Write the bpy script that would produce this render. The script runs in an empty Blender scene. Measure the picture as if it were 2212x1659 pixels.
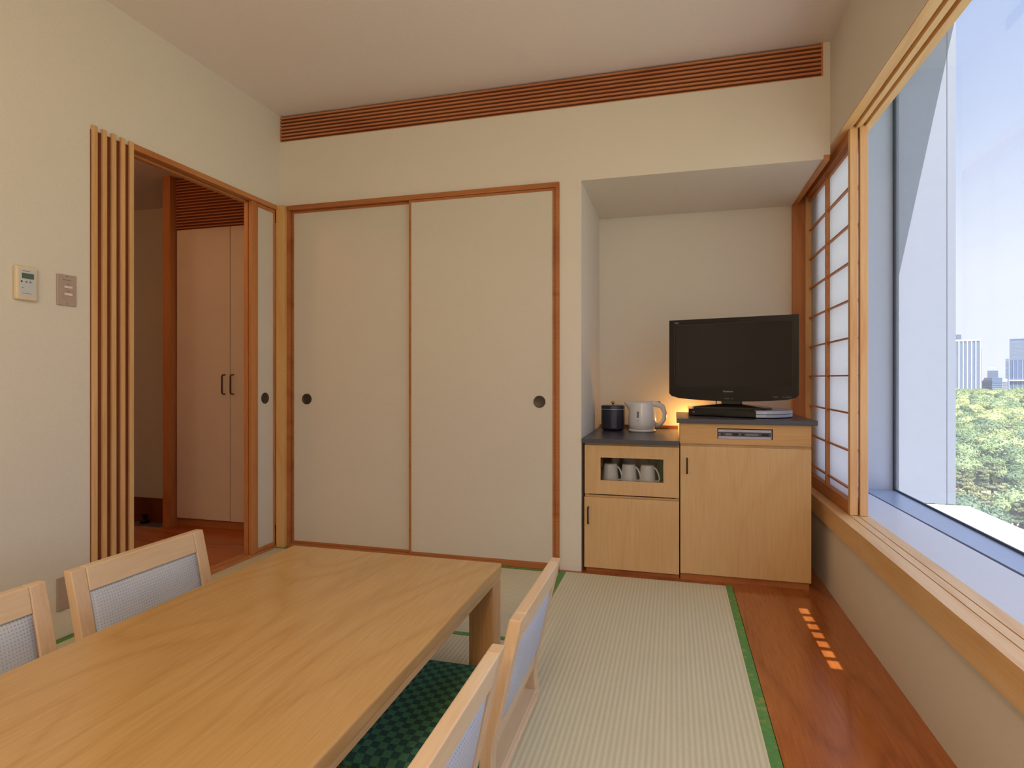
import bpy, bmesh, math, random
from mathutils import Vector, Matrix
random.seed(7)
PI = math.pi
S = bpy.context.scene
COL = S.collection

# ------------------------------------------------------------------ camera, sky, sun, exposure
TH = math.radians(15.31)
cam = bpy.data.cameras.new('camera'); cam.sensor_width = 36; cam.sensor_fit = 'HORIZONTAL'
cam.lens = 36 * 1275 / 2212; cam.shift_y = (817 - 829.5) / 2212; cam.clip_end = 4000; cam.clip_start = 0.02
co = bpy.data.objects.new('camera', cam); COL.objects.link(co)
co.location = (0, 0, 0.97); co.rotation_euler = (PI / 2, 0, TH)
S.camera = co
S.view_settings.view_transform = 'Standard'; S.view_settings.look = 'None'
S.view_settings.exposure = 0.0; S.view_settings.gamma = 1; S.view_settings.use_curve_mapping = False

world = bpy.data.worlds.new('sky'); S.world = world; world.use_nodes = True
wn = world.node_tree; wn.nodes.clear()
_o = wn.nodes.new('ShaderNodeOutputWorld'); _b = wn.nodes.new('ShaderNodeBackground')
_r = wn.nodes.new('ShaderNodeValToRGB'); _s = wn.nodes.new('ShaderNodeSeparateXYZ'); _t = wn.nodes.new('ShaderNodeTexCoord')
wn.links.new(_t.outputs['Generated'], _s.inputs[0]); wn.links.new(_s.outputs['Z'], _r.inputs[0])
wn.links.new(_r.outputs[0], _b.inputs[0]); wn.links.new(_b.outputs[0], _o.inputs[0])
els = _r.color_ramp.elements
els[0].position = 0.0; els[0].color = (0.70, 0.73, 0.80, 1)
els[1].position = 1.0; els[1].color = (1.2, 1.5, 2.2, 1)
for p, c in ((0.14, (0.67, 0.71, 0.80, 1)), (0.34, (0.41, 0.49, 0.71, 1)), (0.54, (0.28, 0.38, 0.67, 1)), (0.68, (1.0, 1.25, 1.9, 1))):
    e = els.new(p); e.color = c
_b.inputs[1].default_value = 1.4

SUN = Vector((0.25, -0.70, 1.0)).normalized()
sl = bpy.data.lights.new('sun', 'SUN'); sl.energy = 11; sl.angle = math.radians(0.12); sl.color = (1.0, 0.95, 0.86)
so = bpy.data.objects.new('sun', sl); COL.objects.link(so)
so.rotation_euler = SUN.to_track_quat('Z', 'Y').to_euler(); so.location = (4, -4, 12)


def lamp(name, loc, size, power, color, rot=(0, 0, 0), kind='AREA'):
    l = bpy.data.lights.new(name, kind); l.energy = power; l.color = color
    if kind == 'AREA':
        l.shape = 'RECTANGLE'; l.size, l.size_y = size
    else:
        l.shadow_soft_size = size
    o = bpy.data.objects.new(name, l); COL.objects.link(o); o.location = loc; o.rotation_euler = rot
    return o


# fill lights added to brighten the room (made-up fixture below) and the small night lamp behind the television
lamp('room_fill_light', (-0.15, -1.0, 2.36), (1.0, 1.0), 16, (1.0, 0.80, 0.54))
lamp('room_fill_glow', (-0.15, -1.0, 2.0), 0.12, 40, (1.0, 0.80, 0.56), kind='POINT')
lamp('night_lamp_light', (0.08, 3.595, 0.73), 0.012, 1.5, (1.0, 0.50, 0.14), kind='POINT')
lamp('hall_lamp_light', (-3.1, 1.7, 2.1), 0.08, 8.0, (1.0, 0.50, 0.20), kind='POINT')


# ------------------------------------------------------------------ materials
def lin(c):
    return tuple(((x / 255) / 12.92 if x / 255 <= 0.04045 else ((x / 255 + 0.055) / 1.055) ** 2.4) for x in c) + (1,)


class NT:
    def __init__(s, name):
        s.m = bpy.data.materials.new(name); s.m.use_nodes = True
        s.t = s.m.node_tree; s.n = s.t.nodes; s.p = s.n['Principled BSDF']; s.out = s.n['Material Output']

    def new(s, k, **kw):
        n = s.n.new(k)
        for a, b in kw.items(): setattr(n, a, b)
        return n

    def link(s, a, b): s.t.links.new(a, b)

    def coord(s, which='Object', scale=(1, 1, 1), rot=(0, 0, 0), loc=(0, 0, 0)):
        c = s.new('ShaderNodeTexCoord'); m = s.new('ShaderNodeMapping')
        m.inputs['Scale'].default_value = scale; m.inputs['Rotation'].default_value = rot; m.inputs['Location'].default_value = loc
        s.link(c.outputs[which], m.inputs[0]); return m.outputs[0]

    def noise(s, vec, scale, detail=4, rough=0.5, dist=0.0):
        n = s.new('ShaderNodeTexNoise'); n.inputs['Scale'].default_value = scale; n.inputs['Detail'].default_value = detail
        n.inputs['Roughness'].default_value = rough; n.inputs['Distortion'].default_value = dist
        s.link(vec, n.inputs['Vector']); return n.outputs['Fac']

    def ramp(s, fac, stops):
        r = s.new('ShaderNodeValToRGB'); e = r.color_ramp.elements
        e[0].position, e[0].color = stops[0]; e[1].position, e[1].color = stops[-1]
        for p, c in stops[1:-1]:
            k = e.new(p); k.color = c
        s.link(fac, r.inputs[0]); return r.outputs[0]

    def math(s, op, a, b=None):
        n = s.new('ShaderNodeMath', operation=op)
        for i, v in enumerate((a, b)):
            if v is None: continue
            if isinstance(v, (int, float)): n.inputs[i].default_value = v
            else: s.link(v, n.inputs[i])
        return n.outputs[0]

    def mix(s, fac, a, b, kind='MIX'):
        n = s.new('ShaderNodeMix', data_type='RGBA', blend_type=kind)
        for i, v in ((0, fac), (6, a), (7, b)):
            if isinstance(v, (int, float)): n.inputs[i].default_value = v
            elif isinstance(v, tuple): n.inputs[i].default_value = v
            else: s.link(v, n.inputs[i])
        return n.outputs[2]

    def bump(s, h, strength=0.2, dist=0.01):
        b = s.new('ShaderNodeBump'); b.inputs['Strength'].default_value = strength; b.inputs['Distance'].default_value = dist
        s.link(h, b.inputs['Height']); s.link(b.outputs[0], s.p.inputs['Normal'])

    def set(s, color=None, rough=0.5, metal=0.0, spec=0.5):
        if isinstance(color, tuple): s.p.inputs['Base Color'].default_value = color
        elif color is not None: s.link(color, s.p.inputs['Base Color'])
        s.p.inputs['Roughness'].default_value = rough; s.p.inputs['Metallic'].default_value = metal
        s.p.inputs['Specular IOR Level'].default_value = spec
        return s.m


def plain(name, c, rough=0.5, metal=0.0, spec=0.5, var=0.05, scale=40, bump=0.0):
    n = NT(name); v = n.coord(); f = n.noise(v, scale, 3)
    base = lin(c); lo = tuple(x * (1 - var) for x in base[:3]) + (1,); hi = tuple(min(1, x * (1 + var)) for x in base[:3]) + (1,)
    m = n.set(n.ramp(f, [(0.3, lo), (0.7, hi)]), rough, metal, spec)
    if bump: n.bump(f, bump, 0.003)
    return m


def wood(name, c1, c2, axis='Z', rough=0.4, ring=9.0, fine=1.0, spec=0.4, contrast=1.0, coat=0.0):
    """wood with grain along the given axis: stretched fibres and broad cathedral figure"""
    n = NT(name)
    st = {'X': (0.06, 1, 1), 'Y': (1, 0.06, 1), 'Z': (1, 1, 0.06)}[axis]
    st2 = {'X': (0.22, 1, 1), 'Y': (1, 0.22, 1), 'Z': (1, 1, 0.22)}[axis]
    v = n.coord(scale=st); v2 = n.coord(scale=st2)
    fib = n.noise(v, 120 * fine, 5, 0.6)
    big = n.noise(v2, 2.2, 2, 0.4, 0.6)
    w = n.math('MULTIPLY', big, ring); w = n.math('FRACT', w); w = n.math('SUBTRACT', w, 0.5); w = n.math('ABSOLUTE', w)
    w = n.math('POWER', n.math('MULTIPLY', w, 2.0), 3.0)
    f = n.math('ADD', n.math('MULTIPLY', fib, 0.65), n.math('MULTIPLY', w, 0.28 * contrast))
    f = n.math('ADD', f, n.math('MULTIPLY', n.noise(v2, 1.1, 2), 0.25))
    m = n.set(n.ramp(f, [(0.25, lin(c1)), (0.85, lin(c2))]), rough, 0, spec)
    n.bump(fib, 0.04, 0.002)
    if coat:
        n.p.inputs['Coat Weight'].default_value = coat; n.p.inputs['Coat Roughness'].default_value = 0.18
    return m


M = {}
M['wall'] = plain('plaster_wall', (226, 218, 205), 0.9, spec=0.15, var=0.03, scale=220, bump=0.12)
M['ceiling'] = plain('ceiling_paint', (240, 230, 226), 0.95, spec=0.1, var=0.02, scale=160, bump=0.08)
M['paper_door'] = plain('fusuma_paper', (216, 208, 194), 0.85, spec=0.2, var=0.02, scale=120, bump=0.05)
M['white'] = plain('white_laminate', (226, 224, 224), 0.45, var=0.015)
M['closet'] = plain('cream_laminate', (226, 206, 184), 0.4, var=0.02, scale=6)
M['frame'] = wood('frame_wood', (205, 140, 84), (176, 104, 54), 'Z', 0.45, 5)
M['frame_x'] = wood('frame_wood_horizontal', (190, 124, 72), (158, 88, 44), 'X', 0.45, 5)
M['frame_y'] = wood('frame_wood_lengthwise', (205, 140, 84), (176, 104, 54), 'Y', 0.45, 5)
M['post'] = wood('cypress_post', (226, 182, 118), (206, 150, 86), 'Z', 0.45, 4)
M['pale'] = wood('pale_window_wood', (236, 200, 150), (218, 168, 110), 'Y', 0.4, 6)
M['pale_z'] = wood('pale_stile_wood', (236, 196, 148), (214, 160, 108), 'Z', 0.45, 6)
M['slat'] = wood('door_slat_wood', (232, 192, 140), (206, 154, 96), 'Z', 0.45, 4)
M['slat_dark'] = wood('dark_backing_wood', (140, 70, 30), (104, 46, 16), 'Z', 0.6, 4)
M['grille'] = wood('grille_wood', (206, 136, 92), (176, 104, 66), 'X', 0.5, 4)
M['cabinet'] = wood('cabinet_veneer', (220, 184, 136), (200, 158, 106), 'Z', 0.34, 9, contrast=0.5)
M['cabinet_x'] = wood('cabinet_veneer_horizontal', (214, 170, 114), (190, 142, 86), 'X', 0.4, 5)
M['table'] = wood('table_veneer', (212, 170, 110), (184, 138, 78), 'Y', 0.24, 16, contrast=0.62, coat=0.3)
M['table_edge'] = wood('table_edge', (222, 184, 132), (200, 154, 100), 'Y', 0.35, 5)
M['table_leg'] = wood('table_leg', (216, 172, 122), (180, 124, 74), 'Z', 0.35, 4)
M['beech'] = wood('beech_chair', (240, 216, 180), (226, 190, 146), 'Y', 0.34, 4)
M['beech_z'] = wood('beech_stile', (236, 208, 172), (218, 178, 136), 'Z', 0.34, 4)
M['floor_wood'] = wood('floor_board', (190, 112, 54), (132, 64, 24), 'Y', 0.2, 9, contrast=0.7, coat=0.35)
M['hall_floor'] = wood('hall_floor_board', (200, 110, 50), (160, 76, 28), 'X', 0.25, 7)
M['dark'] = plain('black_plastic', (28, 26, 26), 0.34, spec=0.3)
M['gloss'] = plain('gloss_black', (20, 19, 19), 0.12)
M['screen'] = plain('screen_glass', (34, 32, 32), 0.14, spec=0.3, var=0.01)
M['counter'] = plain('slate_laminate', (72, 72, 80), 0.3, var=0.06, scale=150)
M['handle'] = plain('bronze_handle', (62, 44, 30), 0.4, 0.4)
M['pull'] = plain('pull_metal', (86, 78, 70), 0.45, 0.7)
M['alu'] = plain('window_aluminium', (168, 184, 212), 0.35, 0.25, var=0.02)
M['ledge'] = plain('white_window_ledge', (214, 216, 226), 0.4, var=0.01)
M['jamb'] = plain('window_jamb_shade_blue', (186, 196, 220), 0.5, var=0.01)  # white panel; the blue of its shade is put into the colour
M['gasket'] = plain('rubber_gasket', (70, 76, 92), 0.7)
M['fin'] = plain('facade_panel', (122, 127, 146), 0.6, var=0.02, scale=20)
M['concrete'] = plain('facade_render', (214, 214, 212), 0.8, var=0.03)
M['silver'] = plain('silver_plastic', (176, 178, 192), 0.3, 0.5)
M['panel_dark'] = plain('display_strip', (70, 68, 80), 0.3)
M['kettle'] = plain('kettle_white', (228, 228, 230), 0.25, var=0.01)
M['canister'] = plain('brushed_black_canister', (66, 66, 78), 0.3, 0.6)
M['brass'] = plain('brass_knob', (214, 180, 120), 0.2, 0.9)
M['mug'] = plain('white_porcelain', (228, 230, 236), 0.2, var=0.01)
M['bottle'] = plain('green_bottle', (50, 84, 34), 0.3)
M['ivory'] = plain('ivory_plastic', (226, 208, 176), 0.45, var=0.01)
M['ctrl_face'] = plain('controller_face', (206, 206, 208), 0.5, var=0.01)
M['lcd'] = plain('lcd', (84, 104, 92), 0.25)
M['plate'] = plain('beige_metal_plate', (186, 164, 152), 0.4, 0.2, var=0.02)
M['switch'] = plain('white_switch', (226, 214, 210), 0.35)
M['mark'] = plain('grey_print', (120, 116, 124), 0.6)
M['cord'] = plain('black_cord', (34, 24, 20), 0.5)
M['fill_glow'] = NT('lamp_diffuser').m


def glassmat(name, tint, rough=0.0, veil=0.0, tr=0.92):
    n = NT(name); n.n.remove(n.p)
    t = n.new('ShaderNodeBsdfTransparent'); t.inputs[0].default_value = tint
    g = n.new('ShaderNodeBsdfGlossy'); g.inputs['Roughness'].default_value = rough; g.inputs[0].default_value = (1, 1, 1, 1)
    fr = n.new('ShaderNodeFresnel'); fr.inputs[0].default_value = 1.45
    mx = n.new('ShaderNodeMixShader'); n.link(fr.outputs[0], mx.inputs[0]); n.link(t.outputs[0], mx.inputs[1]); n.link(g.outputs[0], mx.inputs[2])
    last = mx.outputs[0]
    if veil:
        d = n.new('ShaderNodeBsdfTranslucent'); d.inputs[0].default_value = (0.9, 0.92, 1, 1)
        m2 = n.new('ShaderNodeMixShader'); m2.inputs[0].default_value = veil
        n.link(last, m2.inputs[1]); n.link(d.outputs[0], m2.inputs[2]); last = m2.outputs[0]
    n.link(last, n.out.inputs[0]); return n.m


M['glass'] = glassmat('window_glass', (0.98, 0.99, 1, 1), veil=0.12)  # translucent share in the pane washes out the view, standing in for haze
M['clear'] = glassmat('cabinet_glass', (0.92, 0.92, 0.92, 1))
n = NT('tumbler_glass'); n.set((0.9, 0.93, 0.95, 1), 0.05); n.p.inputs['Transmission Weight'].default_value = 0.9; M['tumbler'] = n.m

n = NT('shoji_paper'); n.n.remove(n.p)          # translucent paper lit from behind by the window
v = n.coord(); f = n.noise(v, 60, 5, 0.7)
c = n.ramp(f, [(0.3, (0.93, 0.93, 0.95, 1)), (0.7, (0.99, 0.99, 1, 1))])
a = n.new('ShaderNodeBsdfTranslucent'); b = n.new('ShaderNodeBsdfDiffuse'); x = n.new('ShaderNodeMixShader'); x.inputs[0].default_value = 0.12
n.link(c, a.inputs[0]); n.link(c, b.inputs[0]); n.link(a.outputs[0], x.inputs[1]); n.link(b.outputs[0], x.inputs[2]); n.link(x.outputs[0], n.out.inputs[0])
M['shoji'] = n.m

n = M['fill_glow']; n.node_tree.nodes['Principled BSDF'].inputs['Emission Color'].default_value = (1, 0.86, 0.66, 1)
n.node_tree.nodes['Principled BSDF'].inputs['Emission Strength'].default_value = 1.5


def tatami(name, axis):
    """rush mat, ribs along the axis"""
    n = NT(name); v = n.coord()
    sp = n.new('ShaderNodeSeparateXYZ'); n.link(v, sp.inputs[0])
    across = sp.outputs['X' if axis == 'Y' else 'Y']; along = sp.outputs['Y' if axis == 'Y' else 'X']
    rib = n.math('SINE', n.math('MULTIPLY', across, 2 * PI / 0.0155))
    rib = n.math('ADD', n.math('MULTIPLY', rib, 0.5), 0.5)
    strand = n.noise(n.coord(scale=(30, 260, 1) if axis == 'Y' else (260, 30, 1)), 1.0, 4, 0.7)
    blot = n.noise(v, 3.0, 3)
    f = n.math('ADD', n.math('MULTIPLY', rib, 0.42), n.math('ADD', n.math('MULTIPLY', strand, 0.45), n.math('MULTIPLY', blot, 0.25)))
    m = n.set(n.ramp(f, [(0.15, lin((198, 189, 154))), (0.85, lin((220, 213, 182)))]), 0.6, 0, 0.3)
    n.bump(n.math('ADD', rib, n.math('MULTIPLY', strand, 0.5)), 0.35, 0.002); return m


M['tatami_y'] = tatami('rush_mat_lengthwise', 'Y'); M['tatami_x'] = tatami('rush_mat_crosswise', 'X')

n = NT('green_brocade'); v = n.coord(); ck = n.new('ShaderNodeTexVoronoi'); ck.feature = 'F1'; ck.distance = 'CHEBYCHEV'; ck.inputs['Scale'].default_value = 55
ck.inputs['Randomness'].default_value = 0.35; n.link(v, ck.inputs['Vector'])
f = n.math('ADD', n.math('MULTIPLY', ck.outputs['Distance'], 0.9), n.math('MULTIPLY', n.noise(v, 90, 3), 0.4))
M['brocade'] = n.set(n.ramp(f, [(0.35, lin((78, 132, 60))), (0.62, lin((92, 146, 74))), (0.80, lin((150, 150, 66)))]), 0.7); n.bump(f, 0.2, 0.001)


def dotted(name):
    """light woven fabric with a grid of small grey dots (local Y and Z run over the panel)"""
    n = NT(name); v = n.coord(); sp = n.new('ShaderNodeSeparateXYZ'); n.link(v, sp.inputs[0])
    def cell(s, p): return n.math('SUBTRACT', n.math('FRACT', n.math('DIVIDE', n.math('ADD', s, 5.0), p)), 0.5)
    y = cell(sp.outputs['Y'], 0.0088)
    row = n.math('FLOOR', n.math('DIVIDE', n.math('ADD', sp.outputs['Z'], 5.0), 0.0088))
    z = cell(sp.outputs['Z'], 0.0088)
    d = n.math('SQRT', n.math('ADD', n.math('MULTIPLY', y, y), n.math('MULTIPLY', z, z)))
    patch = n.noise(v, 9, 3)
    rad = n.math('ADD', n.math('MULTIPLY', patch, 0.34), 0.06)
    dot = n.math('LESS_THAN', d, rad)
    w = n.noise(v, 500, 2)
    base = n.ramp(w, [(0.3, lin((190, 194, 202))), (0.7, lin((214, 216, 222)))])
    m = n.set(n.mix(n.math('MULTIPLY', dot, 0.6), base, lin((150, 148, 158))), 0.85, 0, 0.2)
    n.bump(w, 0.2, 0.001); return m


M['fabric'] = dotted('dotted_chair_fabric')
n = NT('green_check_fabric'); v = n.coord()
ck = n.new('ShaderNodeTexChecker'); ck.inputs['Scale'].default_value = 46; ck.inputs[1].default_value = lin((86, 146, 108)); ck.inputs[2].default_value = lin((44, 76, 80))
dv = n.new('ShaderNodeVectorMath', operation='ADD'); dv.inputs[1].default_value = (0.003, 0.003, 0.013)
fl = n.new('ShaderNodeVectorMath', operation='MULTIPLY'); fl.inputs[1].default_value = (1, 1, 0.0); n.link(v, fl.inputs[0]); n.link(fl.outputs[0], dv.inputs[0]); n.link(dv.outputs[0], ck.inputs[0])
nz = n.noise(v, 260, 3)
M['cushion'] = n.set(n.mix(0.35, ck.outputs[0], n.ramp(nz, [(0.3, lin((40, 76, 62))), (0.7, lin((104, 150, 116)))])), 0.9, 0, 0.1); n.bump(nz, 0.3, 0.002)


# ------------------------------------------------------------------ mesh helpers
def B(): return bmesh.new()


def box(bm, x0, x1, y0, y1, z0, z1):
    v = [bm.verts.new((x, y, z)) for x in (x0, x1) for y in (y0, y1) for z in (z0, z1)]
    for q in ((0, 1, 3, 2), (4, 6, 7, 5), (0, 4, 5, 1), (2, 3, 7, 6), (0, 2, 6, 4), (1, 5, 7, 3)):
        bm.faces.new([v[i] for i in q])
    return bm


def boxes(*L):
    bm = B()
    for b in L: box(bm, *b)
    return bm


def prism(bm, pts, z0, z1):
    a = [bm.verts.new((x, y, z0)) for x, y in pts]; b = [bm.verts.new((x, y, z1)) for x, y in pts]; k = len(pts)
    bm.faces.new(a[::-1]); bm.faces.new(b)
    for i in range(k): bm.faces.new((a[i], a[(i + 1) % k], b[(i + 1) % k], b[i]))
    return bm


def lathe(bm, prof, c=(0, 0, 0), n=32, axis='Z', cap=True):
    rings = []
    for r, h in prof:
        ring = []
        for i in range(n):
            a = 2 * PI * i / n; p = (r * math.cos(a), r * math.sin(a), h)
            if axis == 'Y': p = (p[0], p[2], p[1])
            if axis == 'X': p = (p[2], p[0], p[1])
            ring.append(bm.verts.new((c[0] + p[0], c[1] + p[1], c[2] + p[2])))
        rings.append(ring)
    for A, Bq in zip(rings, rings[1:]):
        for i in range(n): bm.faces.new((A[i], A[(i + 1) % n], Bq[(i + 1) % n], Bq[i]))
    if cap:
        for r in (rings[0][::-1], rings[-1]):
            try: bm.faces.new(r)
            except Exception: pass
    return bm


def tube(bm, pts, r, n=10, flat=1.0):
    """round bar along a polyline; flat scales the section in its second direction"""
    P = [Vector(p) for p in pts]; rings = []
    for i, p in enumerate(P):
        d = (P[min(i + 1, len(P) - 1)] - P[max(i - 1, 0)]).normalized()
        u = d.cross(Vector((0, 1, 0))); u = u if u.length > 0.1 else d.cross(Vector((1, 0, 0))); u.normalize(); w = d.cross(u).normalized()
        rr = r[i] if isinstance(r, (list, tuple)) else r
        rings.append([bm.verts.new(p + u * rr * math.cos(2 * PI * k / n) + w * rr * flat * math.sin(2 * PI * k / n)) for k in range(n)])
    for A, C in zip(rings, rings[1:]):
        for k in range(n): bm.faces.new((A[k], A[(k + 1) % n], C[(k + 1) % n], C[k]))
    bm.faces.new(rings[0][::-1]); bm.faces.new(rings[-1]); return bm


def origin(o):
    v = Vector((0, 0, 0))
    while o is not None:
        v += o.location; o = o.parent
    return v


def obj(name, bm, mat, parent=None, bevel=0.0, smooth=False, local=False, label=None, seg=2):
    """link the bmesh as one object; world coordinates are moved into the parent's frame unless local"""
    bmesh.ops.recalc_face_normals(bm, faces=bm.faces)
    if parent is not None and not local: bmesh.ops.translate(bm, verts=bm.verts, vec=-origin(parent))
    me = bpy.data.meshes.new(name); bm.to_mesh(me); bm.free(); me.materials.append(M[mat] if isinstance(mat, str) else mat)
    o = bpy.data.objects.new(name, me); COL.objects.link(o)
    if parent is not None: o.parent = parent
    if bevel:
        m = o.modifiers.new('bevel', 'BEVEL'); m.width = bevel; m.segments = seg; m.limit_method = 'ANGLE'
    if smooth:
        for p in me.polygons: p.use_smooth = True
        try:
            m = o.modifiers.new('wn', 'WEIGHTED_NORMAL'); m.keep_sharp = True
        except Exception: pass
    if label: o['label'] = label
    return o


def pane(o, n):
    """single-sheet glass: its face looks into the room"""
    p = o.data.polygons[0]
    if p.normal.dot(n) < 0: o.data.flip_normals()
    return o


def tag(o, label, cat, group=None):
    o['label'] = label; o['category'] = cat
    if group: o['group'] = group
    return o


def thing(name, label, cat, loc=(0, 0, 0), rz=0, group=None):
    o = bpy.data.objects.new(name, None); COL.objects.link(o); o.location = loc; o.rotation_euler = (0, 0, rz); o.empty_display_size = 0.1
    return tag(o, label, cat, group)


def struct(name, bm, mat, parent=None, **k):
    o = obj(name, bm, mat, parent, **k)
    if parent is None: o['kind'] = 'structure'
    return o


def copy_tree(o, parent=None):
    c = o.copy(); COL.objects.link(c); c.parent = parent
    for ch in list(o.children): copy_tree(ch, c)
    return c


def text_mesh(name, body, size, mat, parent, loc, rot, extrude=0.0004):
    cu = bpy.data.curves.new(name, 'FONT'); cu.body = body; cu.size = size; cu.extrude = extrude; cu.align_x = 'CENTER'; cu.align_y = 'CENTER'
    t = bpy.data.objects.new(name + '_tmp', cu); COL.objects.link(t)
    dg = bpy.context.evaluated_depsgraph_get(); me = bpy.data.meshes.new_from_object(t.evaluated_get(dg))
    bpy.data.objects.remove(t); bpy.data.curves.remove(cu)
    me.materials.clear(); me.materials.append(M[mat]); me.name = name
    o = bpy.data.objects.new(name, me); COL.objects.link(o); o.parent = parent; o.location = loc; o.rotation_euler = rot
    return o


# ------------------------------------------------------------------ room shell
XL, YB, ZC = -2.203, 2.95, 2.49
XR = 0.682
YN = -2.6            # wall behind the camera

fl = B()
box(fl, XL - 0.1, 0.79, YN, 3.75, -0.08, -0.03)
box(fl, 0.266, XR, YN, 2.928, -0.03, 0.0)
box(fl, XL, XR, 2.928, 3.70, -0.03, 0.0)
struct('floor', fl, 'floor_wood')
struct('floor_hall', boxes((-5.2, XL - 0.0005, 0.4, 3.10, -0.08, -0.002), (-3.225, XL - 0.0005, 3.10, 3.70, -0.08, -0.002)), 'hall_floor')
struct('floor_entry', boxes((-5.2, -3.26, 3.10, 3.75, -0.20, -0.15), (-5.2, -3.24, 3.08, 3.10, -0.15, -0.004)), 'mark')

struct('ceiling', boxes((XL - 0.12, 0.80, YN - 0.1, 3.07, ZC, ZC + 0.12)), 'ceiling')
struct('wall_left', boxes((XL - 0.07, XL, YN, 1.975, 0, ZC), (XL - 0.07, XL, 1.975, YB + 0.12, 1.962, ZC)), 'wall')
bw = B()
box(bw, XL, 0.682, YB, YB + 0.12, 2.06, 2.338); box(bw, XL, 0.655, YB, YB + 0.12, 1.962, 2.06); box(bw, 0.655, 0.682, YB, YB + 0.12, 1.981, 2.06)
box(bw, XL, 0.682, YB + 0.045, YB + 0.12, 2.338, ZC)
box(bw, 0.652, 0.682, YB, YB + 0.045, 2.338, ZC)
box(bw, -0.56, -0.447, YB, 3.70, 0, 1.962)
box(bw, -0.447, 0.655, YB + 0.12, 3.82, 1.962, 2.1)
box(bw, -0.56, 0.80, 3.70, 3.82, 0, 1.962)
struct('wall_back', bw, 'wall')
struct('wall_right', boxes((XR, 0.80, YN, 3.82, 2.06, ZC + 0.5), (XR, 0.684, YN, 3.655, 2.023, 2.06), (XR, 0.79, YN, 3.82, -0.08, 0.307), (0.79, 1.14, YN, 3.82, -0.4, 0.36)), 'wall')
struct('wall_near', boxes((XL - 0.12, 0.80, YN - 0.12, YN, 0, ZC)), 'wall')
struct('wall_closet', boxes((XL - 0.12, -0.56, 3.07, 3.12, 0, 2.0)), 'slat_dark')

# facade outside: head of the window, near wall, added sun-shaping slab with slots, side fin
struct('wall_facade', boxes((0.80, 1.14, YN, 3.82, 2.55, 3.0), (0.80, 1.14, YN, -2.2, 0.36, 2.55), (0.80, 1.14, 3.82, 4.60, -0.4, 3.0)), 'concrete')
Z0 = 3.6
cp = B()
kx = SUN.x / SUN.z; ky = SUN.y / SUN.z
sx0, sx1 = 0.470 + kx * Z0, 0.548 + kx * Z0
ys = [2.172 + 0.0785 * i for i in range(8)]      # edges of the seven slots where their light reaches the floor
sy = [y + ky * Z0 for y in ys]
b_ = -0.08; a_ = 1.775 - b_ * 4.3
def ex(y): return a_ + b_ * y
Yf0, Yf1 = -9.0, 4.30
def quad(bm, pts): prism(bm, pts, Z0, Z0 + 0.02)
quad(cp, [(0.80, Yf0), (ex(Yf0), Yf0), (ex(sy[0]), sy[0]), (0.80, sy[0])])
quad(cp, [(0.80, sy[-1]), (ex(sy[-1]), sy[-1]), (ex(Yf1), Yf1), (0.80, Yf1)])
quad(cp, [(0.80, sy[0]), (sx0, sy[0]), (sx0, sy[-1]), (0.80, sy[-1])])
quad(cp, [(sx1, sy[0]), (ex(sy[0]), sy[0]), (ex(sy[-1]), sy[-1]), (sx1, sy[-1])])
for y in sy[1:-1]: quad(cp, [(sx0, y - 0.0075), (sx1, y - 0.0075), (sx1, y + 0.0075), (sx0, y + 0.0075)])
tag(obj('sun_mask_slab', cp, 'concrete'), 'flat slotted slab added above the outside of the big window to shape the sunlight', 'canopy')  # unseen slab invented to cast shade and the striped sun patches
f = thing('facade_fin', 'white upright fin wall standing outside at the far end of the window', 'wall fin', (1.4, 4.34, 0.18))
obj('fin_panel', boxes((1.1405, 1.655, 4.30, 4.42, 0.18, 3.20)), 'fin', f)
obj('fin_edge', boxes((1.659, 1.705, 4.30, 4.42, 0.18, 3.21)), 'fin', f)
obj('fin_bracket', boxes((1.63, 1.66, 4.33, 4.40, 0.05, 0.18)), 'white', f)
tag(obj('outer_window_sill', boxes((1.125, 1.50, YN, 3.62, 0.26, 0.30), (1.49, 1.50, YN, 3.62, 0.20, 0.30)), 'concrete', bevel=0.004), 'sunlit white sill ledge running along the outside of the window', 'window sill')

# window: ledge, aluminium frame, panes
w = struct('window_1', boxes((1.095, 1.115, 3.445, 3.475, 0.39, 2.55), (1.085, 1.125, -2.2, 3.475, 2.47, 2.55), (1.085, 1.125, -2.2, -2.15, 0.39, 2.55)), 'gasket')
g = B(); g_ = [g.verts.new(p) for p in ((1.118, -2.15, 0.39), (1.102, 3.46, 0.39), (1.102, 3.46, 2.5), (1.118, -2.15, 2.5))]; g.faces.new(g_)
pane(struct('glass_pane', g, 'glass', w), Vector((-1, 0, 0)))
al = prism(B(), [(0.951, 3.47), (1.100, 3.47), (1.116, -2.2), (1.05, -2.2), (0.998, 2.0)], 0.36, 0.391)
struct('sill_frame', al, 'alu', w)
struct('gasket_strip', prism(B(), [(1.098, 3.47), (1.106, 3.47), (1.124, -2.2), (1.115, -2.2)], 0.391, 0.399), 'gasket', w)
struct('trim_1', prism(B(), [(0.792, 3.47), (0.943, 3.47), (0.986, 2.0), (1.036, -2.2), (0.792, -2.2)], 0.35, 0.390), 'ledge')
struct('trim_2', prism(B(), [(0.943, 3.47), (0.952, 3.47), (0.999, 2.0), (1.052, -2.2), (1.036, -2.2), (0.986, 2.0)], 0.35, 0.384), 'gasket')
struct('trim_3', boxes((0.80, 1.10, 3.47, 3.70, 0.36, 2.55)), 'jamb')
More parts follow.
